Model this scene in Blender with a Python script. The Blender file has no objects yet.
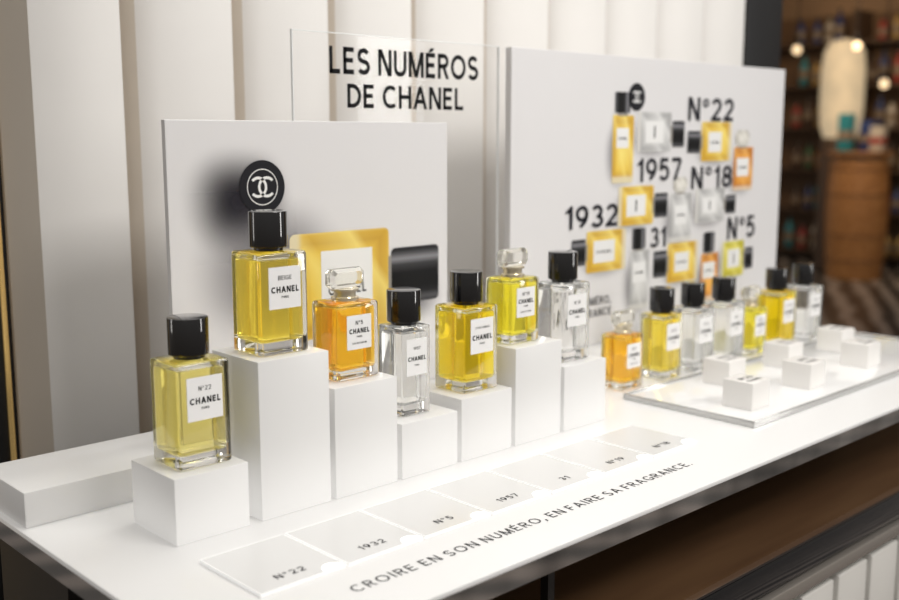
import bpy, bmesh, math, random
from mathutils import Vector, Matrix
random.seed(7)
S = bpy.context.scene
COL = S.collection
try:
    S.view_settings.view_transform = 'Standard'
except Exception:
    pass
R = math.radians
T = 0.90            # height of the counter top
CH = 0.38           # camera above counter top
F = 1042.0
PIT = math.atan(165 / F)
YAW = R(46.455)
cp, sp = math.cos(PIT), math.sin(PIT)
cy_, sy_ = math.cos(YAW), math.sin(YAW)

def ray(u, v):
    x, y = u - 449.5, v - 300
    fh = F * cp - y * sp
    dn = y * cp + F * sp
    return Vector((fh * cy_ + x * sy_, fh * sy_ - x * cy_, -dn))
def on_y(u, v, Y):
    d = ray(u, v); t = Y / d.y
    return d.x * t, T + CH + d.z * t
def at_d(u, v, D):
    x, y = u - 449.5, v - 300
    d = ray(u, v); fh = F * cp - y * sp
    return Vector((0, 0, T + CH)) + d * (D / fh)

# ---------------------------------------------------------------- materials
def mat(name, col, rough=0.5, metal=0.0, emis=0.0, ecol=None, spec=None, noise=0.0, nscale=20, coat=0.0, stretch=None):
    m = bpy.data.materials.new(name); m.use_nodes = True
    nt = m.node_tree; b = nt.nodes['Principled BSDF']
    b.inputs['Base Color'].default_value = (col[0], col[1], col[2], 1)
    b.inputs['Roughness'].default_value = rough
    b.inputs['Metallic'].default_value = metal
    if spec is not None: b.inputs['Specular IOR Level'].default_value = spec
    if coat: b.inputs['Coat Weight'].default_value = coat
    if emis:
        b.inputs['Emission Color'].default_value = tuple(ecol or col) + (1,)
        b.inputs['Emission Strength'].default_value = emis
    if noise:
        n = nt.nodes.new('ShaderNodeTexNoise'); n.inputs['Scale'].default_value = nscale
        tc = nt.nodes.new('ShaderNodeTexCoord')
        if stretch:
            mp = nt.nodes.new('ShaderNodeMapping'); mp.inputs['Scale'].default_value = stretch
            nt.links.new(tc.outputs['Object'], mp.inputs[0]); nt.links.new(mp.outputs[0], n.inputs['Vector'])
        else:
            nt.links.new(tc.outputs['Object'], n.inputs['Vector'])
        r = nt.nodes.new('ShaderNodeValToRGB')
        r.color_ramp.elements[0].color = tuple(max(0, k * (1 - noise)) for k in col) + (1,)
        r.color_ramp.elements[1].color = tuple(min(1, k * (1 + noise)) for k in col) + (1,)
        r.color_ramp.elements[0].position = .3; r.color_ramp.elements[1].position = .7
        nt.links.new(n.outputs['Fac'], r.inputs['Fac'])
        nt.links.new(r.outputs['Color'], b.inputs['Base Color'])
    return m
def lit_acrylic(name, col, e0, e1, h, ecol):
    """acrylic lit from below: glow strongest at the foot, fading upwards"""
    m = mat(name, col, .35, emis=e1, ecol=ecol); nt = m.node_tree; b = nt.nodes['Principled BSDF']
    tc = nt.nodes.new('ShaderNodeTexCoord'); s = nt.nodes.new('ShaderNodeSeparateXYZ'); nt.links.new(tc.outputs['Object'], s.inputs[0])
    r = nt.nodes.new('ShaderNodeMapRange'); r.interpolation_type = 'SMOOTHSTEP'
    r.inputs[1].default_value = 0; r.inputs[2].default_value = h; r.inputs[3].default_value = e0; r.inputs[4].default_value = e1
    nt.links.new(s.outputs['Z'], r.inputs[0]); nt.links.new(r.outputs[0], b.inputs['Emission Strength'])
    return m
def glass(name, col, ior=1.45, rough=0.0, trans=0.0, tcol=None, glow=0.0, absorb=None):
    m = bpy.data.materials.new(name); m.use_nodes = True
    nt = m.node_tree; nt.nodes.clear()
    g = nt.nodes.new('ShaderNodeBsdfGlass'); o = nt.nodes.new('ShaderNodeOutputMaterial')
    g.inputs['Color'].default_value = tuple(col) + (1,)
    g.inputs['IOR'].default_value = ior; g.inputs['Roughness'].default_value = rough
    out = g.outputs[0]
    if trans:
        t = nt.nodes.new('ShaderNodeBsdfTranslucent'); t.inputs[0].default_value = tuple(tcol or col) + (1,)
        x = nt.nodes.new('ShaderNodeMixShader'); x.inputs[0].default_value = trans
        nt.links.new(out, x.inputs[1]); nt.links.new(t.outputs[0], x.inputs[2]); out = x.outputs[0]
    if glow:
        e = nt.nodes.new('ShaderNodeEmission'); e.inputs[0].default_value = tuple(tcol or col) + (1,); e.inputs[1].default_value = glow
        a = nt.nodes.new('ShaderNodeAddShader'); nt.links.new(out, a.inputs[0]); nt.links.new(e.outputs[0], a.inputs[1]); out = a.outputs[0]
    nt.links.new(out, o.inputs['Surface'])
    if absorb:
        v = nt.nodes.new('ShaderNodeVolumeAbsorption'); v.inputs['Color'].default_value = tuple(absorb[0]) + (1,); v.inputs['Density'].default_value = absorb[1]
        nt.links.new(v.outputs[0], o.inputs['Volume'])
    return m
def clear_sheet(name):
    m = bpy.data.materials.new(name); m.use_nodes = True
    nt = m.node_tree; nt.nodes.clear()
    t = nt.nodes.new('ShaderNodeBsdfTransparent'); t.inputs[0].default_value = (.996, .996, .996, 1)
    g = nt.nodes.new('ShaderNodeBsdfGlossy'); g.inputs['Roughness'].default_value = .02
    x = nt.nodes.new('ShaderNodeMixShader'); x.inputs[0].default_value = .008
    o = nt.nodes.new('ShaderNodeOutputMaterial')
    nt.links.new(t.outputs[0], x.inputs[1]); nt.links.new(g.outputs[0], x.inputs[2]); nt.links.new(x.outputs[0], o.inputs['Surface'])
    return m
def mth(nt, op, a, b=None, c=None):
    n = nt.nodes.new('ShaderNodeMath'); n.operation = op
    for i, v in enumerate((a, b, c)):
        if v is None: continue
        if isinstance(v, (int, float)): n.inputs[i].default_value = v
        else: nt.links.new(v, n.inputs[i])
    return n.outputs[0]
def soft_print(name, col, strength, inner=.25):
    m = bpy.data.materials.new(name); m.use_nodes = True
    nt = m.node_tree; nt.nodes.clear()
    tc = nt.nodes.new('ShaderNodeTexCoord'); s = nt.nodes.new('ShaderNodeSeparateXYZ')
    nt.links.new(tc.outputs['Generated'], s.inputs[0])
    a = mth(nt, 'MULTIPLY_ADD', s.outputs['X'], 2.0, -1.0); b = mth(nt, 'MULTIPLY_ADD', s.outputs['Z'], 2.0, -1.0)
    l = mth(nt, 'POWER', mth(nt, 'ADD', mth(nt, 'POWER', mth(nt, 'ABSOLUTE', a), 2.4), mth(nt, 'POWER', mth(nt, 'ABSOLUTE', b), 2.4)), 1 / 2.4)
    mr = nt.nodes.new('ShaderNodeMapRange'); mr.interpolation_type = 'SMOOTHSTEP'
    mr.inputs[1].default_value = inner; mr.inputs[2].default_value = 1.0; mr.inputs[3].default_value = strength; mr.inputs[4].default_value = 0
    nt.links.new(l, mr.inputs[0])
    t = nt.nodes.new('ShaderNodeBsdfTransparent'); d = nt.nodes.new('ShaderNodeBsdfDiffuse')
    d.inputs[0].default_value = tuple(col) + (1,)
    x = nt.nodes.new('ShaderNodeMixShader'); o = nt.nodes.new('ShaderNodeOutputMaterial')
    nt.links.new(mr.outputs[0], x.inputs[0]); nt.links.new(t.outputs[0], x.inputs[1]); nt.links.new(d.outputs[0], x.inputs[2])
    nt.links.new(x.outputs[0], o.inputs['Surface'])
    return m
def print_glass(name, dark, mid, light, base_side='L', pale=(.72, .70, .65)):
    """ink of a printed flacon: deep colour towards the walls, pale heart, diagonal sheen, thick clear foot on one side"""
    m = mat(name, mid, .5); nt = m.node_tree; b = nt.nodes['Principled BSDF']
    tc = nt.nodes.new('ShaderNodeTexCoord'); s = nt.nodes.new('ShaderNodeSeparateXYZ'); nt.links.new(tc.outputs['Generated'], s.inputs[0])
    X, Z = s.outputs['X'], s.outputs['Z']
    Xi, Zi = mth(nt, 'SUBTRACT', 1.0, X), mth(nt, 'SUBTRACT', 1.0, Z)
    e = mth(nt, 'MINIMUM', mth(nt, 'MINIMUM', X, Xi), mth(nt, 'MINIMUM', Z, Zi))
    r = nt.nodes.new('ShaderNodeValToRGB'); cr = r.color_ramp
    cr.elements[0].position = 0; cr.elements[0].color = tuple(.75 * k + .25 * j for k, j in zip(mid, pale)) + (1,)
    cr.elements[1].position = .42; cr.elements[1].color = tuple(light) + (1,)
    for p, c in ((.022, tuple(.6 * k + .4 * j for k, j in zip(dark, mid))), (.10, dark), (.20, mid)):
        q = cr.elements.new(p); q.color = tuple(c) + (1,)
    nt.links.new(e, r.inputs[0])
    dg = mth(nt, 'MULTIPLY_ADD', X, .6, mth(nt, 'MULTIPLY', Z, .4))
    rl = nt.nodes.new('ShaderNodeValToRGB'); c2 = rl.color_ramp
    c2.elements[0].position = .1; c2.elements[0].color = (0, 0, 0, 1); c2.elements[1].position = .95; c2.elements[1].color = (0, 0, 0, 1)
    for p, v in ((.30, .15), (.42, .55), (.50, .1), (.66, .45), (.74, .75), (.80, .1)):
        q = c2.elements.new(p); q.color = (v, v, v, 1)
    nt.links.new(dg, rl.inputs[0])
    mx = nt.nodes.new('ShaderNodeMixRGB'); nt.links.new(rl.outputs[0], mx.inputs[0]); nt.links.new(r.outputs[0], mx.inputs[1])
    mx.inputs[2].default_value = tuple(min(1, k * 1.05 + .06) for k in light) + (1,)
    sd = {'L': X, 'R': Xi, 'B': Z}[base_side]
    g = nt.nodes.new('ShaderNodeMapRange'); g.interpolation_type = 'SMOOTHSTEP'; g.inputs[1].default_value = .06; g.inputs[2].default_value = .13; g.inputs[3].default_value = .85; g.inputs[4].default_value = 0; nt.links.new(sd, g.inputs[0])
    m2 = nt.nodes.new('ShaderNodeMixRGB'); nt.links.new(g.outputs[0], m2.inputs[0]); nt.links.new(mx.outputs[0], m2.inputs[1]); m2.inputs[2].default_value = tuple(.3 * k + .7 * j for k, j in zip(light, pale)) + (1,)
    nt.links.new(m2.outputs[0], b.inputs['Base Color'])
    return m
def print_cap(name, axis):
    m = mat(name, (.02, .02, .025), .5, spec=.2); nt = m.node_tree; b = nt.nodes['Principled BSDF']
    tc = nt.nodes.new('ShaderNodeTexCoord'); s = nt.nodes.new('ShaderNodeSeparateXYZ'); nt.links.new(tc.outputs['Generated'], s.inputs[0])
    r = nt.nodes.new('ShaderNodeValToRGB'); cr = r.color_ramp
    cr.elements[0].position = 0; cr.elements[0].color = (.03, .03, .034, 1); cr.elements[1].position = 1; cr.elements[1].color = (.03, .03, .034, 1)
    for p, v in ((.08, .09), (.18, .015), (.30, .006), (.55, .008), (.70, .05), (.80, .26), (.88, .10), (.95, .02)):
        q = cr.elements.new(p); q.color = (v, v, v * 1.08, 1)
    nt.links.new(s.outputs[axis], r.inputs[0]); nt.links.new(r.outputs[0], b.inputs['Base Color'])
    return m
def wood(name, c1, c2, rough=.4, scale=3):
    m = mat(name, c1, rough); nt = m.node_tree; b = nt.nodes['Principled BSDF']
    tc = nt.nodes.new('ShaderNodeTexCoord'); mp = nt.nodes.new('ShaderNodeMapping'); mp.inputs['Scale'].default_value = (1, 8, 8)
    n = nt.nodes.new('ShaderNodeTexNoise'); n.inputs['Scale'].default_value = scale; n.inputs['Detail'].default_value = 6
    r = nt.nodes.new('ShaderNodeValToRGB'); r.color_ramp.elements[0].color = tuple(c1) + (1,); r.color_ramp.elements[1].color = tuple(c2) + (1,)
    r.color_ramp.elements[0].position = .35; r.color_ramp.elements[1].position = .65
    nt.links.new(tc.outputs['Object'], mp.inputs[0]); nt.links.new(mp.outputs[0], n.inputs['Vector']); nt.links.new(n.outputs['Fac'], r.inputs[0]); nt.links.new(r.outputs[0], b.inputs['Base Color'])
    return m

M = {}
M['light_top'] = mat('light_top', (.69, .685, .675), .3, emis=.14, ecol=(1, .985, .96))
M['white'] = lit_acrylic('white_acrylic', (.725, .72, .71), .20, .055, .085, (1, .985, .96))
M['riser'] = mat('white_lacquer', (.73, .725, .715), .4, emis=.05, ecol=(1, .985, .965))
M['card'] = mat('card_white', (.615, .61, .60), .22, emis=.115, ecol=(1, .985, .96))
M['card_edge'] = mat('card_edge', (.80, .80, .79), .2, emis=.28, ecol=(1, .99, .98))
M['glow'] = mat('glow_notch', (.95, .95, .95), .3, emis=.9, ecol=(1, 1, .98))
M['black'] = mat('black_lacquer', (.005, .005, .006), .08, coat=.6)
M['matte_black'] = mat('matte_black', (.010, .010, .011), .5)
M['ink'] = mat('ink_black', (.005, .005, .006), .6, spec=.2)
M['grey_ink'] = mat('ink_grey', (.03, .03, .034), .6)
M['soft_ink'] = mat('ink_soft_grey', (.09, .09, .10), .6)
M['print_ink'] = mat('ink_charcoal', (.020, .020, .028), .6, spec=.2)
M['label'] = mat('paper_label', (.88, .875, .865), .6)
M['collar'] = mat('dark_collar', (.05, .05, .055), .25, 1)
M['pale_collar'] = mat('pale_collar', (.88, .80, .62), .2, .7)
M['glass'] = glass('bottle_glass', (.997, .998, .993), 1.48)
M['stopper'] = glass('stopper_glass', (.99, .985, .96), 1.47, 0, .06, (.95, .93, .88), .03)
M['acrylic'] = clear_sheet('clear_acrylic')
M['edge'] = mat('acrylic_edge', (.85, .87, .87), .2, emis=.05, ecol=(1, 1, 1))
M['poster'] = mat('poster_white', (.76, .75, .755), .5, noise=.015, nscale=3)
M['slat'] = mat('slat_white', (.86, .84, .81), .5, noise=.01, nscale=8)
M['slat_shade'] = mat('slat_shaded_return', (.70, .63, .54), .5, noise=.02, nscale=8)
M['bronze'] = mat('gold_gap', (.50, .36, .19), .4, .2, emis=.07, ecol=(.95, .70, .38), noise=.1, nscale=4)  # bronze colour plus emission painted in as warm light behind the gaps
M['rail_cream'] = mat('screen_rail', (.55, .50, .44), .5)
M['gold'] = mat('gold_strip', (.75, .50, .18), .25, .8, emis=.16, ecol=(1, .66, .25))  # gold metal, its warm gleam put in as emission
M['fascia'] = mat('gloss_fascia', (.46, .44, .42), .05, .9, noise=.55, nscale=4, stretch=(3, .1, .1))  # noise stretched along the edge paints broken reflections into the colour
M['niche'] = wood('niche_wood', (.08, .039, .017), (.115, .06, .027), .45)
M['dark'] = mat('dark_cabinet', (.011, .010, .009), .35)
M['rail'] = mat('grey_rail', (.42, .38, .34), .25, .6)
M['drawer'] = mat('drawer_white', (.70, .68, .64), .4)
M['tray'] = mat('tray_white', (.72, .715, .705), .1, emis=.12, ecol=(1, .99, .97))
M['tray_rim'] = mat('tray_rim', (.55, .55, .54), .12, .7)
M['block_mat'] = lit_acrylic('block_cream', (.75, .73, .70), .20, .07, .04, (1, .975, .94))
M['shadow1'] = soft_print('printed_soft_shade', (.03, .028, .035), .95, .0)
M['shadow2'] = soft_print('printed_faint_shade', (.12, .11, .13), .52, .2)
LQ = {}
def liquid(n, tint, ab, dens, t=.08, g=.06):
    LQ[n] = glass('liquid_' + n, (.998, .998, .995), .915, 0, t, tint, g, (ab, dens))  # emission added to the perfume, as if light shone up through it
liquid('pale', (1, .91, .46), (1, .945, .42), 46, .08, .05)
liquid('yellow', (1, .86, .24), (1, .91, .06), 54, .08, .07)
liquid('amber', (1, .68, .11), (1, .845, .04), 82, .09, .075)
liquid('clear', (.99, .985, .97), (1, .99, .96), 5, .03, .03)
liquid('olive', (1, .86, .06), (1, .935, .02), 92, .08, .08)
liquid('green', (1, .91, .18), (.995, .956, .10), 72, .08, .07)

# ---------------------------------------------------------------- mesh helpers
def nb(): return bmesh.new()
def box(bm, x0, x1, y0, y1, z0, z1, bev=0.0, seg=2, mi=0):
    vs = [bm.verts.new(p) for p in ((x0, y0, z0), (x1, y0, z0), (x1, y1, z0), (x0, y1, z0), (x0, y0, z1), (x1, y0, z1), (x1, y1, z1), (x0, y1, z1))]
    fs = []
    for q in ((3, 2, 1, 0), (4, 5, 6, 7), (0, 1, 5, 4), (1, 2, 6, 5), (2, 3, 7, 6), (3, 0, 4, 7)):
        f = bm.faces.new([vs[i] for i in q]); f.material_index = mi; fs.append(f)
    if bev:
        es = list({e for f in fs for e in f.edges})
        r = bmesh.ops.bevel(bm, geom=es, offset=bev, segments=seg, profile=.5, affect='EDGES')
        for f in r['faces']: f.material_index = mi
    return vs
def quad(bm, x0, x1, z0, z1, y, mi=0):
    f = bm.faces.new([bm.verts.new(p) for p in ((x0, y, z0), (x1, y, z0), (x1, y, z1), (x0, y, z1))]); f.material_index = mi
def poly(bm, pts, y, mi=0):
    f = bm.faces.new([bm.verts.new((p[0], y, p[1])) for p in pts]); f.material_index = mi
def lathe(bm, prof, n=40, cx=0, cyy=0, cz=0, mi=0):
    rings = []
    for r, z in prof:
        if r < 1e-6: rings.append([bm.verts.new((cx, cyy, cz + z))])
        else: rings.append([bm.verts.new((cx + r * math.cos(2 * math.pi * k / n), cyy + r * math.sin(2 * math.pi * k / n), cz + z)) for k in range(n)])
    for a, b in zip(rings, rings[1:]):
        for k in range(n):
            k2 = (k + 1) % n
            if len(a) == 1 and len(b) == 1: continue
            if len(a) == 1: f = bm.faces.new((a[0], b[k2], b[k]))
            elif len(b) == 1: f = bm.faces.new((a[k], a[k2], b[0]))
            else: f = bm.faces.new((a[k], a[k2], b[k2], b[k]))
            f.material_index = mi
def capprof(r, z0, z1, c=.0012):
    return [(0, z0), (r - c, z0), (r, z0 + c), (r, z1 - c), (r - .3 * c, z1 - .3 * c), (r - c, z1), (0, z1)]
def finish(name, bm, mats, parent=None, world=False, smooth=35, flat_norm=False):
    if world and parent is not None:
        p = parent
        while p.parent: p = p.parent
        bmesh.ops.translate(bm, verts=bm.verts, vec=-Vector(p.location))
    if not flat_norm: bmesh.ops.recalc_face_normals(bm, faces=bm.faces)
    me = bpy.data.meshes.new(name); bm.to_mesh(me); bm.free()
    for m in (mats if isinstance(mats, (list, tuple)) else [mats]): me.materials.append(m)
    if smooth:
        for p in me.polygons: p.use_smooth = True
        me.set_sharp_from_angle(angle=R(smooth))
    o = bpy.data.objects.new(name, me); COL.objects.link(o)
    if parent is not None: o.parent = parent
    return o
def tag(o, label, cat, group=None):
    o['label'] = label; o['category'] = cat
    if group: o['group'] = group
    return o
def thing(name, label, cat, loc, group=None, rz=0):
    o = bpy.data.objects.new(name, None); COL.objects.link(o)
    o.location = loc; o.rotation_euler = (0, 0, rz); o.empty_display_size = .02
    return tag(o, label, cat, group)
def struct(name, bm, m, **k):
    o = finish(name, bm, m, **k); o['kind'] = 'structure'; return o

# ------------------------------------------------ a plain geometric sans, drawn with strokes
def arc(cx, cy, rx, ry, a0, a1, n=14):
    return [(cx + rx * math.cos(R(a0 + (a1 - a0) * k / n)), cy + ry * math.sin(R(a0 + (a1 - a0) * k / n))) for k in range(n + 1)]
def el(cx, cy, rx, ry): return ('O', arc(cx, cy, rx, ry, 0, 360, 28)[:-1])
GL = {
 'A': (.68, [('D', (0, 0), (.34, 1)), ('D', (.68, 0), (.34, 1)), ('H', .12, .56, .30)]),
 'B': (.52, [('V', 0, 0, 1), ('C', [(0, 1), (.28, 1)] + arc(.28, .76, .22, .24, 90, -90) + [(0, .52)]), ('C', [(0, .52), (.29, .52)] + arc(.29, .26, .24, .26, 90, -90) + [(0, 0)])]),
 'C': (.66, [('C', arc(.39, .5, .39, .5, 50, 310, 24))]),
 'D': (.60, [('V', 0, 0, 1), ('C', [(0, 1), (.2, 1)] + arc(.2, .5, .4, .5, 90, -90, 20) + [(0, 0)])]),
 'E': (.46, [('V', 0, 0, 1), ('H', 0, .50, 1), ('H', 0, .45, .52), ('H', 0, .50, 0)]),
 'F': (.44, [('V', 0, 0, 1), ('H', 0, .48, 1), ('H', 0, .42, .50)]),
 'G': (.72, [('C', arc(.39, .5, .39, .5, 45, 345, 26)), ('H', .42, .80, .42), ('V', .74, 0.04, .45)]),
 'H': (.58, [('V', 0, 0, 1), ('V', .58, 0, 1), ('H', 0, .58, .52)]),
 'I': (.0, [('V', 0, 0, 1)]),
 'L': (.44, [('V', 0, 0, 1), ('H', 0, .48, 0)]),
 'M': (.74, [('V', 0, 0, 1), ('V', .74, 0, 1), ('D', (.37, 0), (.02, 1)), ('D', (.37, 0), (.72, 1))]),
 'N': (.60, [('V', 0, 0, 1), ('V', .60, 0, 1), ('D', (.57, 0), (.03, 1))]),
 'O': (.80, [el(.40, .5, .40, .5)]),
 'P': (.50, [('V', 0, 0, 1), ('C', [(0, 1), (.27, 1)] + arc(.27, .74, .23, .26, 90, -90) + [(0, .48)])]),
 'R': (.53, [('V', 0, 0, 1), ('C', [(0, 1), (.28, 1)] + arc(.28, .75, .23, .25, 90, -90) + [(0, .50)]), ('D', (.53, 0), (.28, .48))]),
 'S': (.54, [('C', arc(.27, .75, .25, .25, 28, 270, 16) + arc(.27, .25, .27, .25, 90, -152, 16)[1:])]),
 'U': (.58, [('C', [(0, 1.1), (0, .32)] + arc(.29, .32, .29, .32, 180, 360, 18)[1:] + [(.58, 1.1)])]),
 '1': (.26, [('V', .24, 0, 1), ('D', (0, .74), (.20, .97))]),
 '2': (.54, [('C', arc(.27, .72, .26, .28, 165, -32, 16) + [(.06, .06)]), ('H', 0, .58, 0)]),
 '3': (.54, [('C', arc(.26, .75, .24, .25, 155, -90, 16) + arc(.26, .25, .28, .25, 90, -155, 16)[1:])]),
 '5': (.54, [('H', .09, .52, 1), ('D', (.04, .45), (.10, 1)), ('C', arc(.26, .32, .28, .32, 138, -148, 20))]),
 '7': (.52, [('H', 0, .54, 1), ('D', (.14, 0), (.52, .96))]),
 '8': (.54, [el(.27, .76, .23, .24), el(.27, .26, .27, .26)]),
 '9': (.54, [el(.27, .68, .27, .32), ('C', arc(.0, .70, .54, .70, 0, -72, 12))]),
 '\u00b0': (.30, [('o', arc(.15, .83, .15, .17, 0, 360, 20)[:-1])]),
 ',': (.04, [('D', (-.06, -.28), (.04, .14))]), '.': (.0, [('V', 0, 0, .08)]),
}
GL['\u00c9'] = (GL['E'][0], GL['E'][1] + [('D', (.18, 1.14), (.34, 1.34))])
def glyph_polys(ch, t):
    W, strokes = GL[ch]; h0 = t / 2
    my = lambda y: h0 + y * (1 - t)
    mye = lambda y: 0 if y == 0 else (1 if y == 1 else my(y))
    out = []
    for s in strokes:
        h = h0
        if s[0] == 'V': x = s[1] + h; out.append([(x - h, mye(s[2])), (x + h, mye(s[2])), (x + h, mye(s[3])), (x - h, mye(s[3]))])
        elif s[0] == 'H': y = my(s[3]); a = s[1] + (0 if s[1] == 0 else h); b = s[2] + h; out.append([(a, y - h), (b, y - h), (b, y + h), (a, y + h)])
        elif s[0] == 'D':
            (xa, ya), (xb, yb) = s[1], s[2]; ya, yb = mye(ya), mye(yb)
            hx = min(h * math.hypot(xb - xa, yb - ya) / abs(yb - ya), h * 2.2)
            out.append([(xa + h - hx, ya), (xa + h + hx, ya), (xb + h + hx, yb), (xb + h - hx, yb)])
        else:
            closed = s[0] in 'Oo'; P = [(x + h, min(my(y), 1) if not closed and y > 1.05 else my(y)) for x, y in s[1]]
            if s[0] == 'o': h = h0 * .62
            n = len(P); L, Rr = [], []
            for k in range(n):
                a = P[(k - 1) % n] if (closed or k) else P[k]; b = P[(k + 1) % n] if (closed or k < n - 1) else P[k]
                dx, dy = b[0] - a[0], b[1] - a[1]; l = math.hypot(dx, dy) or 1
                nx, ny = -dy / l * h, dx / l * h
                L.append((P[k][0] + nx, P[k][1] + ny)); Rr.append((P[k][0] - nx, P[k][1] - ny))
            for k in range(n if closed else n - 1):
                j = (k + 1) % n; out.append([Rr[k], Rr[j], L[j], L[k]])
    return W + t, out
def txt(s, t, gap):
    x = 0; ps = []
    for ch in s:
        if ch == ' ': x += .34; continue
        w, P = glyph_polys(ch, t)
        ps += [[(px + x, py) for px, py in q] for q in P]
        x += w + gap
    xs = [p[0] for q in ps for p in q]
    return ps, min(xs), max(xs)
def put_text(bm, s, cx, base, cap, width=None, plane='XZ', off=0.0, t=.16, gap=.20, mi=0):
    ps, a, b = txt(s, t, gap)
    sx = cap if width is None else width / (b - a)
    for q in ps:
        vs = [(cx + (x - (a + b) / 2) * sx, base + y * cap) for x, y in q]
        ar = sum(vs[i][0] * vs[(i + 1) % len(vs)][1] - vs[(i + 1) % len(vs)][0] * vs[i][1] for i in range(len(vs)))
        if ar < 0: vs.reverse()
        f = bm.faces.new([bm.verts.new((X, off, V) if plane == 'XZ' else (X, V, off)) for X, V in vs]); f.material_index = mi
def emblem(bm, cx, cz, r, y, mi=0):
    for sgn in (1, -1):
        n = 28; g = R(44); a0, a1 = g, 2 * math.pi - g
        c = cx + sgn * r * .42
        ro, ri = r * .86, r * .63
        o, i = [], []
        for k in range(n + 1):
            a = a0 + (a1 - a0) * k / n
            o.append(bm.verts.new((c + sgn * ro * math.cos(a), y, cz + ro * math.sin(a))))
            i.append(bm.verts.new((c + sgn * ri * math.cos(a), y, cz + ri * math.sin(a))))
        for k in range(n):
            f = bm.faces.new((o[k], o[k + 1], i[k + 1], i[k])); f.material_index = mi
def ring(bm, cx, cz, ro, ri, y, n=40, mi=0):
    o = [bm.verts.new((cx + ro * math.cos(2 * math.pi * k / n), y, cz + ro * math.sin(2 * math.pi * k / n))) for k in range(n)]
    if ri <= 0:
        f = bm.faces.new(o); f.material_index = mi; return
    i = [bm.verts.new((cx + ri * math.cos(2 * math.pi * k / n), y, cz + ri * math.sin(2 * math.pi * k / n))) for k in range(n)]
    for k in range(n):
        f = bm.faces.new((o[k], o[(k + 1) % n], i[(k + 1) % n], i[k])); f.material_index = mi

# ---------------------------------------------------------------- setting
bm = nb(); box(bm, -3, 13, -3, 9, -.05, 0)
m = mat('store_floor', (.2, .17, .15), .3); nt = m.node_tree
w = nt.nodes.new('ShaderNodeTexWave'); w.inputs['Scale'].default_value = 1.7; w.inputs['Distortion'].default_value = 5.0; w.inputs['Detail'].default_value = 3
rr = nt.nodes.new('ShaderNodeValToRGB'); rr.color_ramp.elements[0].color = (.035, .031, .030, 1); rr.color_ramp.elements[1].color = (.26, .22, .20, 1)
rr.color_ramp.elements[0].position = .3; rr.color_ramp.elements[1].position = .8
tc = nt.nodes.new('ShaderNodeTexCoord'); mp = nt.nodes.new('ShaderNodeMapping'); mp.inputs['Rotation'].default_value = (0, 0, R(60))
nt.links.new(tc.outputs['Object'], mp.inputs[0]); nt.links.new(mp.outputs[0], w.inputs['Vector']); nt.links.new(w.outputs['Fac'], rr.inputs[0]); nt.links.new(rr.outputs[0], nt.nodes['Principled BSDF'].inputs['Base Color'])
struct('floor', bm, m)
bm = nb(); box(bm, 10.6, 10.75, -1, 9, 0, 3.2)
struct('wall_right', bm, mat('far_wall', (.34, .21, .12), .7, noise=.25, nscale=1.2))
bm = nb(); box(bm, 5, 10.6, 1.5, 9, 3.0, 3.1)
struct('ceiling', bm, mat('far_ceiling', (.32, .25, .19), .8))
bm = nb(); box(bm, .25, 2.35, 1.44, 1.50, 0, 2.3)
struct('wall_back', bm, M['bronze'])
bm = nb(); box(bm, .36, .514, 1.372, 1.435, 0, 2.3, .002)
struct('trim_1', bm, M['matte_black'])
bm = nb(); box(bm, .498, .5045, 1.368, 1.3715, 0, 2.3, .0005)
struct('trim_2', bm, M['gold'])
bm = nb(); box(bm, 2.175, 2.335, 1.305, 1.435, 0, 2.3, .004)
struct('trim_3', bm, M['matte_black'])

# slatted screen behind the counter: folded fins, a narrow left return with warm shade painted in as tan and a wide bowed off white face
scr = thing('slatted_screen', 'tall off white vertical louvre screen standing behind the counter', 'screen', (1.32, 1.32, 0))
for k in range(10):
    xr = .486 + .1665 * (k + 1) - .010          # right hand edge of the fin
    wid = .1615 if k else .132
    f_ = wid / .1615; xl = xr - wid
    fr = [(xl, 1.364), (xl + .032 * f_, 1.322), (xl + .060 * f_, 1.309), (xl + .095 * f_, 1.299), (xl + .130 * f_, 1.293), (xr, 1.291)]
    bk = [(x, y + .009) for x, y in fr[::-1]]
    loop = fr + bk; L_ = len(loop); n = len(fr) - 1
    bm = nb()
    lo = [bm.verts.new((x, y, .03)) for x, y in loop]; hi = [bm.verts.new((x, y, 2.2)) for x, y in loop]
    for i in range(L_):
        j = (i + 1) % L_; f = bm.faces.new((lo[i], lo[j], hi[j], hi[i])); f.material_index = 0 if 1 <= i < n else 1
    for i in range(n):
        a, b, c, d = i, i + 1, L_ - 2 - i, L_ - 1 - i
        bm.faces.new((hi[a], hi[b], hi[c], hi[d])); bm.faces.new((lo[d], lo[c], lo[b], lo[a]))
    finish('slat', bm, [M['slat'], M['slat_shade']], scr, True, smooth=28)
for z0, z1, n in ((0, .03, 'bottom_rail'), (2.2, 2.24, 'top_rail')):
    bm = nb(); box(bm, .515, 2.17, 1.28, 1.366, z0, z1, .002); finish(n, bm, M['rail_cream'], scr, True)

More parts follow.
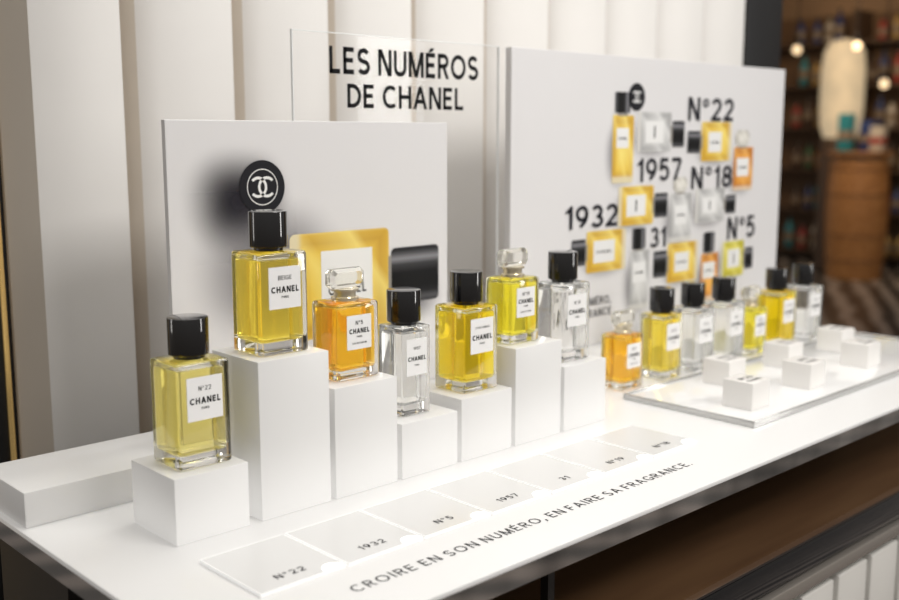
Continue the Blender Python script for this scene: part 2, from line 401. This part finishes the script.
# ---------------------------------------------------------------- counter
X0, X1, Y0, Y1 = .362, 1.957, .602, 1.11
ct = thing('display_counter', 'long white illuminated display counter with dark cabinet below', 'counter', ((X0 + X1) / 2, .86, 0))
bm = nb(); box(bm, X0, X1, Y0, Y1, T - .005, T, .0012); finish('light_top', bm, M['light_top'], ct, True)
bm = nb(); box(bm, X0 + .001, X1 - .001, Y0 + .001, Y1 - .001, T - .025, T - .0051, .0006, 1); finish('fascia', bm, M['fascia'], ct, True)
bm = nb(); box(bm, X0 + .02, X1 - .02, Y0 + .005, .93, T - .134, T - .126); finish('niche_shelf', bm, M['niche'], ct, True)
bm = nb(); box(bm, X0 + .02, X1 - .02, .93, Y1 - .01, T - .134, T - .0252); finish('niche_back', bm, M['dark'], ct, True)
bm = nb(); box(bm, X0 + .015, X1 - .015, Y0 + .02, .929, T - .036, T - .0252); finish('under_panel', bm, M['dark'], ct, True)
for x in (X0 + .03, .757, X1 - .05):
    bm = nb(); box(bm, x, x + .010, Y0 + .05, Y0 + .060, T - .126, T - .0362); finish('upright', bm, M['dark'], ct, True)
bm = nb(); box(bm, X0 + .01, X1 - .01, Y0, Y1 - .02, T - .172, T - .1342, .002); finish('black_band', bm, M['black'], ct, True)
bm = nb(); box(bm, X0 + .01, X1 - .01, Y0 - .004, Y0 + .02, T - .198, T - .18, .002); finish('rail', bm, M['rail'], ct, True)
bm = nb(); box(bm, X0 + .02, X1 - .02, Y0 + .03, Y1 - .02, .0, T - .1722); finish('cabinet_body', bm, M['dark'], ct, True)
for k in range(15):
    x = X0 + .045 + k * .1
    bm = nb(); box(bm, x, x + .086, Y0 + .004, Y0 + .0295, T - .42, T - .212, .003); finish('drawer', bm, M['drawer'], ct, True)
bm = nb()
put_text(bm, 'CROIRE EN SON NUMÉRO, EN FAIRE SA FRAGRANCE.', (.513 + 1.013) / 2, .653, .0130, width=.50, plane='XY', off=T + .0004, t=.13, gap=.28)
finish('lettering', bm, M['grey_ink'], ct, True, smooth=None)

bm = nb(); box(bm, X0 + .006, 1.935, .987, 1.10, T + .0003, T + .0366, .0015)
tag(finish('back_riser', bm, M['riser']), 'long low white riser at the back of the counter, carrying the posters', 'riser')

# ---------------------------------------------------------------- plinths, cards
PH = [.0655, .162, .120, .064, .076, .123, .086]
PN = ['low white square plinth, leftmost, set under the pale yellow bottle',
      'tallest white square plinth, under the yellow bottle in front of the emblem poster',
      'white square plinth under the amber bottle with a glass stopper',
      'lowest white plinth under the slim clear bottle',
      'white square plinth under the olive yellow bottle',
      'tall white plinth under the yellow green bottle with a glass stopper',
      'white square plinth under the clear bottle, rightmost of the plinths']
CN = ['N°22', '1932', 'N°5', '1957', '31', 'N°19', 'N°18']
CW = ['pale yellow bottle', 'tallest plinth', 'amber bottle plinth', 'slim clear bottle plinth', 'olive yellow bottle plinth', 'yellow green bottle plinth', 'rightmost plinth']
PX = [.496 + .092 * k for k in range(7)]
for k in range(7):
    bm = nb(); hw = .0428 if k else .0400
    box(bm, -hw, hw, -.0425, .0425, .0003, PH[k], .0010)
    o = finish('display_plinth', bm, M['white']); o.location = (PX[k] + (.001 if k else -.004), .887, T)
    tag(o, PN[k], 'plinth', 'white plinths under the front bottles')
    c = thing('number_card', 'flat white number card lying in front of the ' + CW[k], 'card', (PX[k] - .003, .748, T), 'number cards on the counter')
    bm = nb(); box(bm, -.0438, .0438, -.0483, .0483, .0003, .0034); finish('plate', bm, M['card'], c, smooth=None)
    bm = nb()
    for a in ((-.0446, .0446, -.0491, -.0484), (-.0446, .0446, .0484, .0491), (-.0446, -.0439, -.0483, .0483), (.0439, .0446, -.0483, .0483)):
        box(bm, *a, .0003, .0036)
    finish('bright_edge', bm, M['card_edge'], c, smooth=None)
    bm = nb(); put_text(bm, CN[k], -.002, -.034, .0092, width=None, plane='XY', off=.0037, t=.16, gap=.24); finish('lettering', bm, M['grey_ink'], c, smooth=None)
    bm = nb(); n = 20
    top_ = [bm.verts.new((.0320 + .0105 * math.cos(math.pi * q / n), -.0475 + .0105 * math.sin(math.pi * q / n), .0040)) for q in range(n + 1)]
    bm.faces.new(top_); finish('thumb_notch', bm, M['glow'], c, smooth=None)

# ---------------------------------------------------------------- bottles
def label_part(root, w, h, zc, yf, lines):
    bm = nb(); box(bm, -w / 2, w / 2, yf - .0008, yf - .0001, zc - h / 2, zc + h / 2)
    lab = finish('label', bm, M['label'], root, smooth=None)
    bm = nb()
    for s, dz, cap, wd, t in lines:
        put_text(bm, s, 0, zc + dz * h - cap / 2, cap, width=(w * wd if wd else None), off=yf - .0011, t=t)
    finish('lettering', bm, M['ink'], lab, smooth=None)
def cap_bottle(loc, lq, num, label, group, w=.057, d=.053, hb=.103, lw=.038, lh=.042, lz=.068):
    r = thing('perfume_bottle', label, 'perfume bottle', loc, group)
    bm = nb(); box(bm, -w / 2, w / 2, -d / 2, d / 2, .0003, hb, .0030, 3); finish('glass_body', bm, M['glass'], r)
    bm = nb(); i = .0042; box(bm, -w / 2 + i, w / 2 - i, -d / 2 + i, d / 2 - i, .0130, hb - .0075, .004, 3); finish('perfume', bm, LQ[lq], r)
    bm = nb(); lathe(bm, capprof(.0150, hb + .0002, hb + .0038, .0006), 40); finish('collar', bm, M['collar'], r)
    bm = nb(); lathe(bm, capprof(.0195, hb + .0038, hb + .040, .0009), 48); finish('cap', bm, M['black'], r)
    s = lw / .038
    long = len(num) > 6
    label_part(r, lw, lh, lz, -d / 2, [(num, .24, .0026 * s if long else .0044 * s, .62 if long else None, .13), ('CHANEL', -.04, .0062 * s, .86, .22), ('PARIS', -.22, .0024 * s, .22, .16)])
    return r
def stopper_bottle(loc, lq, num, label, group, w=.057, d=.047, hb=.084, sw=.047):
    r = thing('perfume_bottle', label, 'perfume bottle', loc, group)
    bm = nb(); box(bm, -w / 2, w / 2, -d / 2, d / 2, .0003, hb, .0040, 3); finish('glass_body', bm, M['glass'], r)
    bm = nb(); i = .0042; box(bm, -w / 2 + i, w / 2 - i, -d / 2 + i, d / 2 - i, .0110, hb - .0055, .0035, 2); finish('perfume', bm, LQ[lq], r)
    bm = nb(); lathe(bm, [(0, hb + .0002), (.0150, hb + .0002), (.0150, hb + .0035), (.0120, hb + .0045), (.0120, hb + .0100), (.0150, hb + .0106), (.0150, hb + .0128), (0, hb + .0128)], 32); finish('collar', bm, M['pale_collar'], r)
    z0, z1 = hb + .0130, hb + .0350; cz = (z0 + z1) / 2; a, b = sw / 2, (z1 - z0) / 2; c = .0042; t = .0085
    bm = nb()
    def octo(dx, dz, y):
        A, B, C = a - dx, b - dz, max(c - .25 * dx, .002)
        return [bm.verts.new((px, y, cz + pz)) for px, pz in ((-A + C, -B), (A - C, -B), (A, -B + C), (A, B - C), (A - C, B), (-A + C, B), (-A, B - C), (-A, -B + C))]
    L = [octo(.0050, .0042, -t), octo(.0008, .0006, -t * .5), octo(0, 0, 0), octo(.0008, .0006, t * .5), octo(.0050, .0042, t)]
    bm.faces.new(L[0]); bm.faces.new(L[-1])
    for p, q in zip(L, L[1:]):
        for k in range(8): bm.faces.new((p[k], p[(k + 1) % 8], q[(k + 1) % 8], q[k]))
    finish('stopper', bm, M['stopper'], r, smooth=None)
    label_part(r, .033, .037, .052, -d / 2, [(num, .28, .0044, None, .14), ('CHANEL', .04, .0054, .82, .22), ('PARIS', -.13, .0022, .22, .16), ('EAU DE PARFUM', -.32, .0020, .58, .15)])
    return r
G1 = 'large perfume bottles on the plinths'; G2 = 'perfume bottles in the row behind the tray'
BY = .885
cap_bottle((PX[0] - .001, BY, T + PH[0]), 'pale', 'N°22', 'pale yellow perfume bottle with black cap on the leftmost plinth', G1)
cap_bottle((PX[1] + .001, BY, T + PH[1]), 'yellow', 'BEIGE', 'yellow perfume bottle with black cap standing highest, on the tallest plinth', G1)
stopper_bottle((PX[2] + .005, BY, T + PH[2]), 'amber', 'N°5', 'amber perfume bottle with faceted glass stopper on a plinth', G1)
cap_bottle((PX[3] - .003, BY, T + PH[3]), 'clear', '1957', 'slim clear perfume bottle with black cap on the lowest plinth', G1, .0440, .0430, lw=.031)
cap_bottle((PX[4] + .005, BY, T + PH[4]), 'olive', '31 RUE CAMBON', 'deep olive yellow perfume bottle with black cap on a low plinth', G1)
stopper_bottle((PX[5] - .006, BY, T + PH[5]), 'green', 'N°19', 'yellow green perfume bottle with faceted glass stopper on a tall plinth', G1, .055, .045, .082, .048)
cap_bottle((PX[6] - .001, BY, T + PH[6]), 'clear', 'N°18', 'clear perfume bottle with black cap on the rightmost plinth', G1, .055, .050)
RX = [1.26, 1.360, 1.446, 1.538, 1.626, 1.714, 1.812]
k2 = dict(w=.052, d=.047, lw=.036); k3 = dict(w=.057, d=.053, lw=.038)
stopper_bottle((RX[0], .945, T), 'amber', 'N°5', 'amber perfume bottle with glass stopper standing on the counter beside the tray corner', G2, .051, .044)
cap_bottle((RX[1], .945, T), 'yellow', 'N°22', 'yellow perfume bottle with black cap next to the amber one on the counter', G2, **k2)
cap_bottle((RX[2], .945, T), 'clear', '1932', 'clear black capped bottle right beside the yellow one behind the tray', G2, **k3)
cap_bottle((RX[3], .945, T), 'clear', '1957', 'clear black capped bottle right beside the small stoppered green one', G2, **k3)
stopper_bottle((RX[4], .945, T), 'green', 'N°19', 'small yellow green bottle with glass stopper in the row behind the tray', G2, .048, .042)
cap_bottle((RX[5], .945, T), 'olive', '31 RUE CAMBON', 'olive yellow bottle with black cap, second from the far end of the back row', G2, **k3)
cap_bottle((RX[6], .945, T), 'clear', 'N°18', 'clear bottle with black cap at the far right end of the back row', G2, **k3)

# ---------------------------------------------------------------- tray and blocks
tx0, tx1, ty0, ty1 = 1.200, 1.90, .683, .896
tr = thing('sample_tray', 'flat white glossy tray with silver edge on the right of the counter', 'tray', ((tx0 + tx1) / 2, .79, T))
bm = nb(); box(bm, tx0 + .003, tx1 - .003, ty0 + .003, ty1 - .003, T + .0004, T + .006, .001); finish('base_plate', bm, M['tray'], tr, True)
bm = nb()
for a in ((tx0, tx1, ty0, ty0 + .0029), (tx0, tx1, ty1 - .0029, ty1), (tx0, tx0 + .0029, ty0 + .003, ty1 - .003), (tx1 - .0029, tx1, ty0 + .003, ty1 - .003)):
    box(bm, *a, T + .0004, T + .009, .0006)
finish('rim', bm, M['tray_rim'], tr, True)
SB = [(1.277, .742, 'N°22', 'white scent block nearest the front corner of the tray'), (1.447, .746, 'N°5', 'middle white scent block of the front row on the tray'), (1.648, .752, '31', 'white scent block at the far end of the front row on the tray'),
      (1.375, .838, '1932', 'white scent block in the back row, closest to the yellow bottle'), (1.552, .838, '1957', 'white scent block in the middle of the back row on the tray'), (1.735, .838, 'N°19', 'white scent block in the back row, farthest along the tray')]
for x, y, s, lab in SB:
    b = thing('scent_block', lab, 'block', (x, y, T + .006), 'white scent blocks on the tray')
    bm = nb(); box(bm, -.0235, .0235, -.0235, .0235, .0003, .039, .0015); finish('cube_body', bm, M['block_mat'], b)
    bm = nb(); put_text(bm, s, 0, -.002, .009, plane='XY', off=.0393, t=.20)
    put_text(bm, 'CHANEL', 0, -.014, .006, width=.034, plane='XY', off=.0393, t=.20); finish('lettering', bm, M['ink'], b, smooth=None)

# ---------------------------------------------------------------- posters
def pr(u0, v0, u1, v1, Y):
    uc, vc = (u0 + u1) / 2, (v0 + v1) / 2
    return on_y(u0, vc, Y)[0], on_y(u1, vc, Y)[0], on_y(uc, v1, Y)[1], on_y(uc, v0, Y)[1]
PY = 1.065
ZB = T + .0369
p1 = thing('poster_panel', 'smaller white poster showing a round black emblem and a lying bottle', 'poster', (.79, PY + .004, ZB))
zt = T + .397
bm = nb(); box(bm, .577, 1.008, PY, PY + .008, ZB, zt, .0008); finish('board', bm, M['poster'], p1, True, smooth=None)
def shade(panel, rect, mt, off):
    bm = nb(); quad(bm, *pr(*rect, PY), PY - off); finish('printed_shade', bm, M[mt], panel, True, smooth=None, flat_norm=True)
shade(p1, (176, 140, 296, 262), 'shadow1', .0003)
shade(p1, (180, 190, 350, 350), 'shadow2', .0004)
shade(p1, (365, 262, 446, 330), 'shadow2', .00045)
INK = {}
for n_, a in (('yellow', ((.60, .33, .02), (.82, .54, .05), (.92, .73, .17))), ('orange', ((.50, .16, .015), (.77, .30, .03), (.90, .48, .09))),
              ('green', ((.50, .44, .02), (.72, .64, .06), (.86, .79, .19))), ('clear', ((.38, .38, .38), (.56, .56, .55), (.76, .76, .75)))):
    for sd in 'LRB': INK[n_ + sd] = print_glass('print_%s_%s' % (n_, sd.lower()), *a, base_side=sd)
P_l = mat('print_label', (.86, .86, .85), .5); P_b = mat('print_black', (.012, .012, .016), .5, spec=.2)
P_cx = print_cap('print_cap_upright', 'X'); P_cz = print_cap('print_cap_lying', 'Z')
P_st = print_glass('print_stopper', (.45, .43, .38), (.62, .60, .54), (.8, .78, .72), 'B')
P_nk = mat('print_collar', (.30, .28, .25), .5)
def cut(x0, x1, z0, z1, c, n=4):
    out = []
    for cx, cz, a in ((x1 - c, z0 + c, -90), (x1 - c, z1 - c, 0), (x0 + c, z1 - c, 90), (x0 + c, z0 + c, 180)):
        out += [(cx + c * math.cos(R(a + 90 * k / n)), cz + c * math.sin(R(a + 90 * k / n))) for k in range(n + 1)]
    return out
def pbottle(panel, body, cap, lab, ink, stop=False, rot=False):
    Y = PY
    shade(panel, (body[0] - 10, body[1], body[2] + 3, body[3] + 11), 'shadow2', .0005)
    bc, cc = ((body[0] + body[2]) / 2, (body[1] + body[3]) / 2), ((cap[0] + cap[2]) / 2, (cap[1] + cap[3]) / 2)
    lying = abs(cc[1] - bc[1]) < (body[3] - body[1]) * .4
    side = ('L' if cc[0] > bc[0] else 'R') if lying else 'B'
    x0, x1, z0, z1 = pr(*body, Y)
    bm = nb(); poly(bm, cut(x0, x1, z0, z1, min(x1 - x0, z1 - z0) * .06), Y - .0008)
    o = finish('printed_bottle', bm, INK[ink + side], panel, True, smooth=None)
    if lying:
        hgt = (cap[3] - cap[1]) * .18
        col = (body[2] - 1, cap[1] + hgt, cap[0] + 2, cap[3] - hgt) if side == 'L' else (cap[2] - 2, cap[1] + hgt, body[0] + 1, cap[3] - hgt)
    else:
        wd = (cap[2] - cap[0]) * .18; col = (cap[0] + wd, cap[3] - 2, cap[2] - wd, body[1] + 1)
    bm = nb(); quad(bm, *pr(*col, Y), Y - .0009); finish('printed_collar', bm, P_nk, o, True, smooth=None)
    q = pr(*cap, Y); bm = nb()
    poly(bm, cut(*q, min(q[1] - q[0], q[3] - q[2]) * (.3 if stop else .09), 1 if stop else 4), Y - .0010)
    finish('printed_stopper' if stop else 'printed_cap', bm, P_st if stop else (P_cz if lying else P_cx), o, True, smooth=None)
    q = pr(*lab, Y); bm = nb(); quad(bm, *q, Y - .0012, 0)
    w, h = q[1] - q[0], q[3] - q[2]
    if not rot:
        put_text(bm, 'CHANEL', (q[0] + q[1]) / 2, (q[2] + q[3]) / 2 - h * .08, h * .13, width=w * .74, off=Y - .0015, t=.18, mi=1)
    else:
        quad(bm, q[0] + w * .46, q[0] + w * .53, q[2] + h * .22, q[2] + h * .78, Y - .0015, 1)
    finish('printed_label', bm, [P_l, P_b], o, True, smooth=None)
pbottle(p1, (290, 231, 389, 335), (391, 246, 438, 301), (321, 249, 372, 325), 'yellow')
bm = nb()
cx, cz = on_y(262, 187, PY); rz = on_y(262, 160, PY)[1] - cz
ring(bm, cx, cz, rz, 0, PY - .0010, 56, 0)
ring(bm, cx, cz, rz * .68, rz * .645, PY - .0013, 56, 1)
emblem(bm, cx, cz, rz * .46, PY - .0014, 1)
finish('printed_emblem', bm, [P_b, P_l], p1, True, smooth=None)

p2 = thing('poster_panel', 'larger white poster printed with many bottles and bold numbers', 'poster', (1.526, PY + .004, ZB))
bm = nb(); box(bm, 1.137, 1.925, PY, PY + .012, ZB, T + .507, .0008); finish('board', bm, M['poster'], p2, True, smooth=None)
pbottle(p2, (612, 115, 633, 183), (615, 92, 630, 113), (616, 128, 628, 148), 'yellow')
pbottle(p2, (637, 112, 671, 152), (672, 121, 684, 147), (645, 121, 663, 143), 'clear', rot=True)
pbottle(p2, (701, 122, 731, 161), (687, 131, 700, 153), (708, 132, 721, 152), 'yellow')
pbottle(p2, (733, 147, 752, 190), (735, 130, 749, 146), (736, 158, 748, 176), 'orange', True)
pbottle(p2, (618, 186, 653, 225), (654, 193, 667, 217), (626, 195, 645, 216), 'yellow', rot=True)
pbottle(p2, (669, 193, 691, 241), (673, 177, 687, 192), (674, 205, 686, 224), 'clear', True)
pbottle(p2, (695, 188, 724, 222), (725, 195, 735, 213), (702, 197, 716, 213), 'clear', rot=True)
pbottle(p2, (586, 230, 625, 271), (571, 240, 585, 266), (593, 240, 614, 262), 'yellow')
pbottle(p2, (629, 250, 648, 309), (632, 228, 645, 249), (632, 262, 645, 282), 'clear')
pbottle(p2, (667, 242, 697, 281), (653, 251, 666, 277), (674, 252, 688, 271), 'yellow')
pbottle(p2, (700, 253, 717, 300), (703, 232, 714, 252), (702, 262, 714, 278), 'orange')
pbottle(p2, (721, 241, 743, 276), (744, 247, 752, 268), (727, 249, 739, 267), 'green', rot=True)
bm = nb(); cx, cz = on_y(636.5, 97, PY); rz = on_y(636.5, 83, PY)[1] - cz
ring(bm, cx, cz, rz, 0, PY - .0010, 40, 0); emblem(bm, cx, cz, rz * .50, PY - .0014, 1); finish('printed_emblem', bm, [P_b, P_l], p2, True, smooth=None)
def pnum(s, u0, u1, vt, vb, ink='print_ink', t=.165, gap=.16):
    q = pr(u0, vt, u1, vb, PY)
    bm = nb(); put_text(bm, s, (q[0] + q[1]) / 2, q[2], q[3] - q[2], width=q[1] - q[0], off=PY - .0016, t=t, gap=gap)
    finish('printed_number', bm, M[ink], p2, True, smooth=None)
pnum('N°22', 688, 733, 98, 121); pnum('1957', 636, 681, 158, 181); pnum('N°18', 691, 731, 166, 188)
pnum('1932', 564, 617, 205, 228); pnum('N°5', 727, 754, 216, 238); pnum('31', 650, 665, 227, 247)
bm = nb()
for s, u0, u1, vt, vb in (('CROIRE EN SON NUMÉRO,', 520, 610, 302, 310), ('EN FAIRE SA FRAGRANCE.', 520, 612, 314, 322)):
    q = pr(u0, vt, u1, vb, PY); put_text(bm, s, (q[0] + q[1]) / 2, q[2], q[3] - q[2], width=q[1] - q[0], off=PY - .0012, t=.15)
finish('lettering', bm, M['soft_ink'], p2, True, smooth=None)

# ---------------------------------------------------------------- clear sign
SY = 1.088
sg = thing('acrylic_sign', 'clear acrylic sign with bold black lettering rising behind the posters', 'sign', (.955, SY + .002, ZB))
sx0, sx1, sz1 = on_y(293, 60, SY)[0], on_y(499, 60, SY)[0], T + .508
bm = nb(); box(bm, sx0, sx1, SY, SY + .004, ZB, sz1); finish('sheet', bm, M['acrylic'], sg, True, smooth=None)
bm = nb()
box(bm, sx0 - .0010, sx0 - .0001, SY, SY + .004, ZB, sz1); box(bm, sx1 + .0001, sx1 + .0010, SY, SY + .004, ZB, sz1); box(bm, sx0 - .0010, sx1 + .0010, SY, SY + .004, sz1 + .0001, sz1 + .0010)
finish('polished_edge', bm, M['edge'], sg, True, smooth=None)
bm = nb()
for s, u0, u1, vt, vb in (('LES NUMÉROS', 329, 478, 51, 77), ('DE CHANEL', 347, 463, 86, 109)):
    q = pr(u0, vt, u1, vb, SY); put_text(bm, s, (q[0] + q[1]) / 2, q[2], q[3] - q[2], width=q[1] - q[0], off=SY - .0005, t=.18, gap=.12)
finish('lettering', bm, M['ink'], sg, True, smooth=None)

# ---------------------------------------------------------------- store beyond
shx0, shx1, sya, syb = 10.15, 10.55, 3.7, 6.1
sh = thing('store_shelf', 'tall dark store shelving filled with colourful bottles in the far background', 'shelf', (10.35, 4.9, 0))
dk = mat('shelf_wood', (.08, .045, .025), .5)
bm = nb(); box(bm, shx1 - .02, shx1, sya, syb, 0, 2.5); finish('back_panel', bm, mat('shelf_back', (.18, .10, .05), .6), sh, True, smooth=None)
for y in (sya, (sya + syb) / 2 - .02, syb - .04):
    bm = nb(); box(bm, shx0, shx1 - .021, y, y + .04, 0, 2.5); finish('side_panel', bm, dk, sh, True, smooth=None)
LV = [.10, .52, .94, 1.36, 1.78, 2.20]
for z in LV:
    for ya, yb in ((sya + .041, (sya + syb) / 2 - .021), ((sya + syb) / 2 + .021, syb - .041)):
        bm = nb(); box(bm, shx0 + .01, shx1 - .021, ya, yb, z - .03, z); finish('shelf_board', bm, dk, sh, True, smooth=None)
PC = [('teal', (.03, .24, .28)), ('amber', (.45, .19, .04)), ('green', (.05, .14, .06)), ('red', (.36, .04, .03)), ('cream', (.52, .45, .37)), ('dark blue', (.03, .05, .16)), ('dark brown', (.07, .035, .02)), ('gold', (.45, .28, .09))]
PM = [mat('product_' + n.replace(' ', '_'), c, .3) for n, c in PC]
capm = mat('product_cap', (.03, .03, .03), .4); labm = mat('product_paper', (.26, .19, .13), .6)
ORD = ['bottom', 'second', 'third', 'fourth', 'fifth', 'top']
meshes = {}
def prod_mesh(ci, h):
    key = (ci, h)
    if key not in meshes:
        bm = nb(); r = .045
        lathe(bm, [(0, 0), (r, 0), (r, h * .22)], 20, mi=0); lathe(bm, [(r + .0003, h * .22), (r + .0003, h * .5)], 20, mi=1)
        lathe(bm, [(r, h * .5), (r, h * .62), (r * .4, h * .76), (r * .36, h * .9)], 20, mi=0); lathe(bm, [(r * .42, h * .88), (r * .42, h), (0, h)], 20, mi=2)
        me = bpy.data.meshes.new('product_bottle'); bm.to_mesh(me); bm.free()
        for q in (PM[ci], labm, capm): me.materials.append(q)
        for p in me.polygons: p.use_smooth = True
        meshes[key] = me
    return meshes[key]
for li, z in enumerate(LV):
    y = 4.25
    while y < 5.6:
        if abs(y - (sya + syb) / 2) > .09:
            ci = random.choice((0, 1, 2, 3, 4, 5, 6, 6, 7)); h = random.choice((.22, .26, .33))
            o = bpy.data.objects.new('product_bottle', prod_mesh(ci, h)); COL.objects.link(o); o.location = (10.27 + random.uniform(-.03, .05), y, z + .001)
            tag(o, PC[ci][0] + ' bottle with paper band on the ' + ORD[li] + ' shelf of the far store unit', 'bottle', PC[ci][0] + ' bottles on the ' + ORD[li] + ' far shelf')
        y += random.uniform(.11, .17)
# wooden barrel stand with boxes
p = at_d(853, 270, 9.4); bx, by = p.x, p.y
br = thing('barrel_stand', 'orange brown wooden barrel stand on the floor of the far store', 'stand', (bx, by, 0))
bm = nb(); lathe(bm, [(0, .0), (.235, .0), (.262, .35), (.27, .58), (.262, .80), (.24, 1.1), (0, 1.1)], 40); finish('barrel_body', bm, wood('barrel_wood', (.33, .14, .04), (.43, .20, .065), .4), br)
hm = mat('hoop_iron', (.28, .125, .042), .4, .1)
for z, r in ((.18, .2495), (.40, .2645), (.76, .2645), (.98, .2495)):
    bm = nb(); lathe(bm, [(r, z - .012), (r + .005, z - .009), (r + .005, z + .009), (r, z + .012)], 40); finish('hoop', bm, hm, br)
bm = nb(); lathe(bm, capprof(.28, 1.1005, 1.135, .006), 40); finish('round_top', bm, wood('barrel_top', (.25, .11, .04), (.34, .15, .05)), br)
for dx, dy, h, ci, nm in ((-.10, .09, .33, 0, 'tall teal gift box with paper band on the barrel stand'), (.03, -.05, .27, 5, 'dark blue gift box with paper band on the barrel stand'), (-.05, -.18, .22, 4, 'short cream gift box with red band on the barrel stand')):
    g = thing('gift_box', nm, 'box', (bx + dx, by + dy, 1.136), 'gift boxes on the barrel stand')
    bm = nb(); box(bm, -.055, .055, -.055, .055, 0, h, .004); finish('carton', bm, PM[ci], g)
    bm = nb(); box(bm, -.056, .056, -.056, .056, h * .3, h * .55, .002); finish('band', bm, labm if ci != 4 else PM[3], g)
# luminous column
p = at_d(836, 200, 10.1)
lc = thing('light_column', 'glowing cream coloured round light column in the far store', 'lamp', (p.x, p.y, 0))
bm = nb(); lathe(bm, capprof(.18, 0, 1.25, .01), 36); finish('column_base', bm, dk, lc)
bm = nb(); lathe(bm, [(0, 1.2505), (.15, 1.2505), (.185, 1.36), (.20, 1.55), (.20, 1.9), (.18, 2.06), (.13, 2.15), (0, 2.18)], 36); finish('shade', bm, mat('cream_glow', (.45, .36, .24), .6, emis=.38, ecol=(1, .80, .52), noise=.25, nscale=5), lc)
# pendants
for k, (u, v, D) in enumerate(((797, 50, 7.6), (857, 46, 8.2), (884, 84, 7.2))):
    p = at_d(u, v, D)
    g = thing('pendant_lamp', ['small glowing pendant lamp nearest the black column', 'small glowing pendant lamp above the cream light column', 'lowest glowing pendant lamp at the right edge of the store'][k], 'lamp', (p.x, p.y, p.z), 'pendant lamps in the far store')
    bm = nb(); lathe(bm, [(0, -.03), (.02, -.024), (.03, 0), (.022, .024), (.012, .03), (0, .03)], 24); finish('bulb', bm, mat('bulb_glow', (1, .8, .5), .4, emis=[1.5, 3, 1.5][k], ecol=(1, .72, .42)), g)
    bm = nb(); lathe(bm, [(.0, .0305), (.02, .0305), (.016, .08), (.004, .09), (.004, 3.0 - p.z - .001), (0, 3.0 - p.z - .001)], 16); finish('cord', bm, M['matte_black'], g)

# ---------------------------------------------------------------- light
W = bpy.data.worlds.new('World'); S.world = W; W.use_nodes = True
nt = W.node_tree; bg = nt.nodes['Background']
tc = nt.nodes.new('ShaderNodeTexCoord'); s = nt.nodes.new('ShaderNodeSeparateXYZ'); mr = nt.nodes.new('ShaderNodeMapRange')
mr.inputs[1].default_value = -1; mr.inputs[2].default_value = 1
r = nt.nodes.new('ShaderNodeValToRGB'); r.color_ramp.elements[0].color = (.16, .12, .08, 1); r.color_ramp.elements[0].position = .3
r.color_ramp.elements[1].color = (1, .975, .94, 1); r.color_ramp.elements[1].position = .75
e = r.color_ramp.elements.new(.5); e.color = (.50, .45, .40, 1)
nt.links.new(tc.outputs['Generated'], s.inputs[0]); nt.links.new(s.outputs['Z'], mr.inputs[0]); nt.links.new(mr.outputs[0], r.inputs[0]); nt.links.new(r.outputs[0], bg.inputs[0])
bg.inputs['Strength'].default_value = .45
def area(n, loc, tgt, sx, sy, e, col=(1, 1, 1)):
    l = bpy.data.lights.new(n, 'AREA'); l.shape = 'RECTANGLE'; l.size = sx; l.size_y = sy; l.energy = e; l.color = col
    o = bpy.data.objects.new(n, l); COL.objects.link(o); o.location = loc
    o.rotation_euler = (Vector(tgt) - Vector(loc)).to_track_quat('-Z', 'Y').to_euler()
    return o
area('key_light', (1.2, -.8, 2.6), (1.0, .95, 1.0), 1.0, .6, 29, (1, .972, .94))
area('counter_light', (1.2, .80, 2.5), (1.2, .86, .9), 1.5, .3, 6, (1, .98, .95))
area('slat_fill_light', (1.3, 1.16, 2.6), (1.3, 1.26, 1.2), 1.7, .12, 8, (1, .965, .91))  # unseen lamp, added to brighten the slats behind the posters
area('front_reflection_fill', (2.7, -1.0, 1.7), (1.0, .9, 1.05), .25, 1.1, 12, (1, .98, .95))  # added out of view, to put highlights on bottle fronts and caps
area('left_reflection_fill', (-1.4, 2.4, 1.6), (.7, .9, 1.05), .3, 1.1, 5, (1, .965, .92))  # added out of view, to be mirrored in the left bottle faces
area('store_light', (8.2, 4.0, 2.9), (9.6, 4.6, .8), 2.0, 1.5, 66, (1, .80, .56))

# ---------------------------------------------------------------- camera
cd = bpy.data.cameras.new('camera'); co = bpy.data.objects.new('camera', cd); COL.objects.link(co)
co.location = (0, 0, T + CH); co.rotation_euler = (R(90) - PIT, 0, YAW - R(90))
cd.sensor_width = 36; cd.sensor_fit = 'HORIZONTAL'; cd.lens = F / 899 * 36; cd.clip_start = .02
cd.dof.use_dof = True; cd.dof.focus_distance = 1.12; cd.dof.aperture_fstop = 3.5
S.camera = co
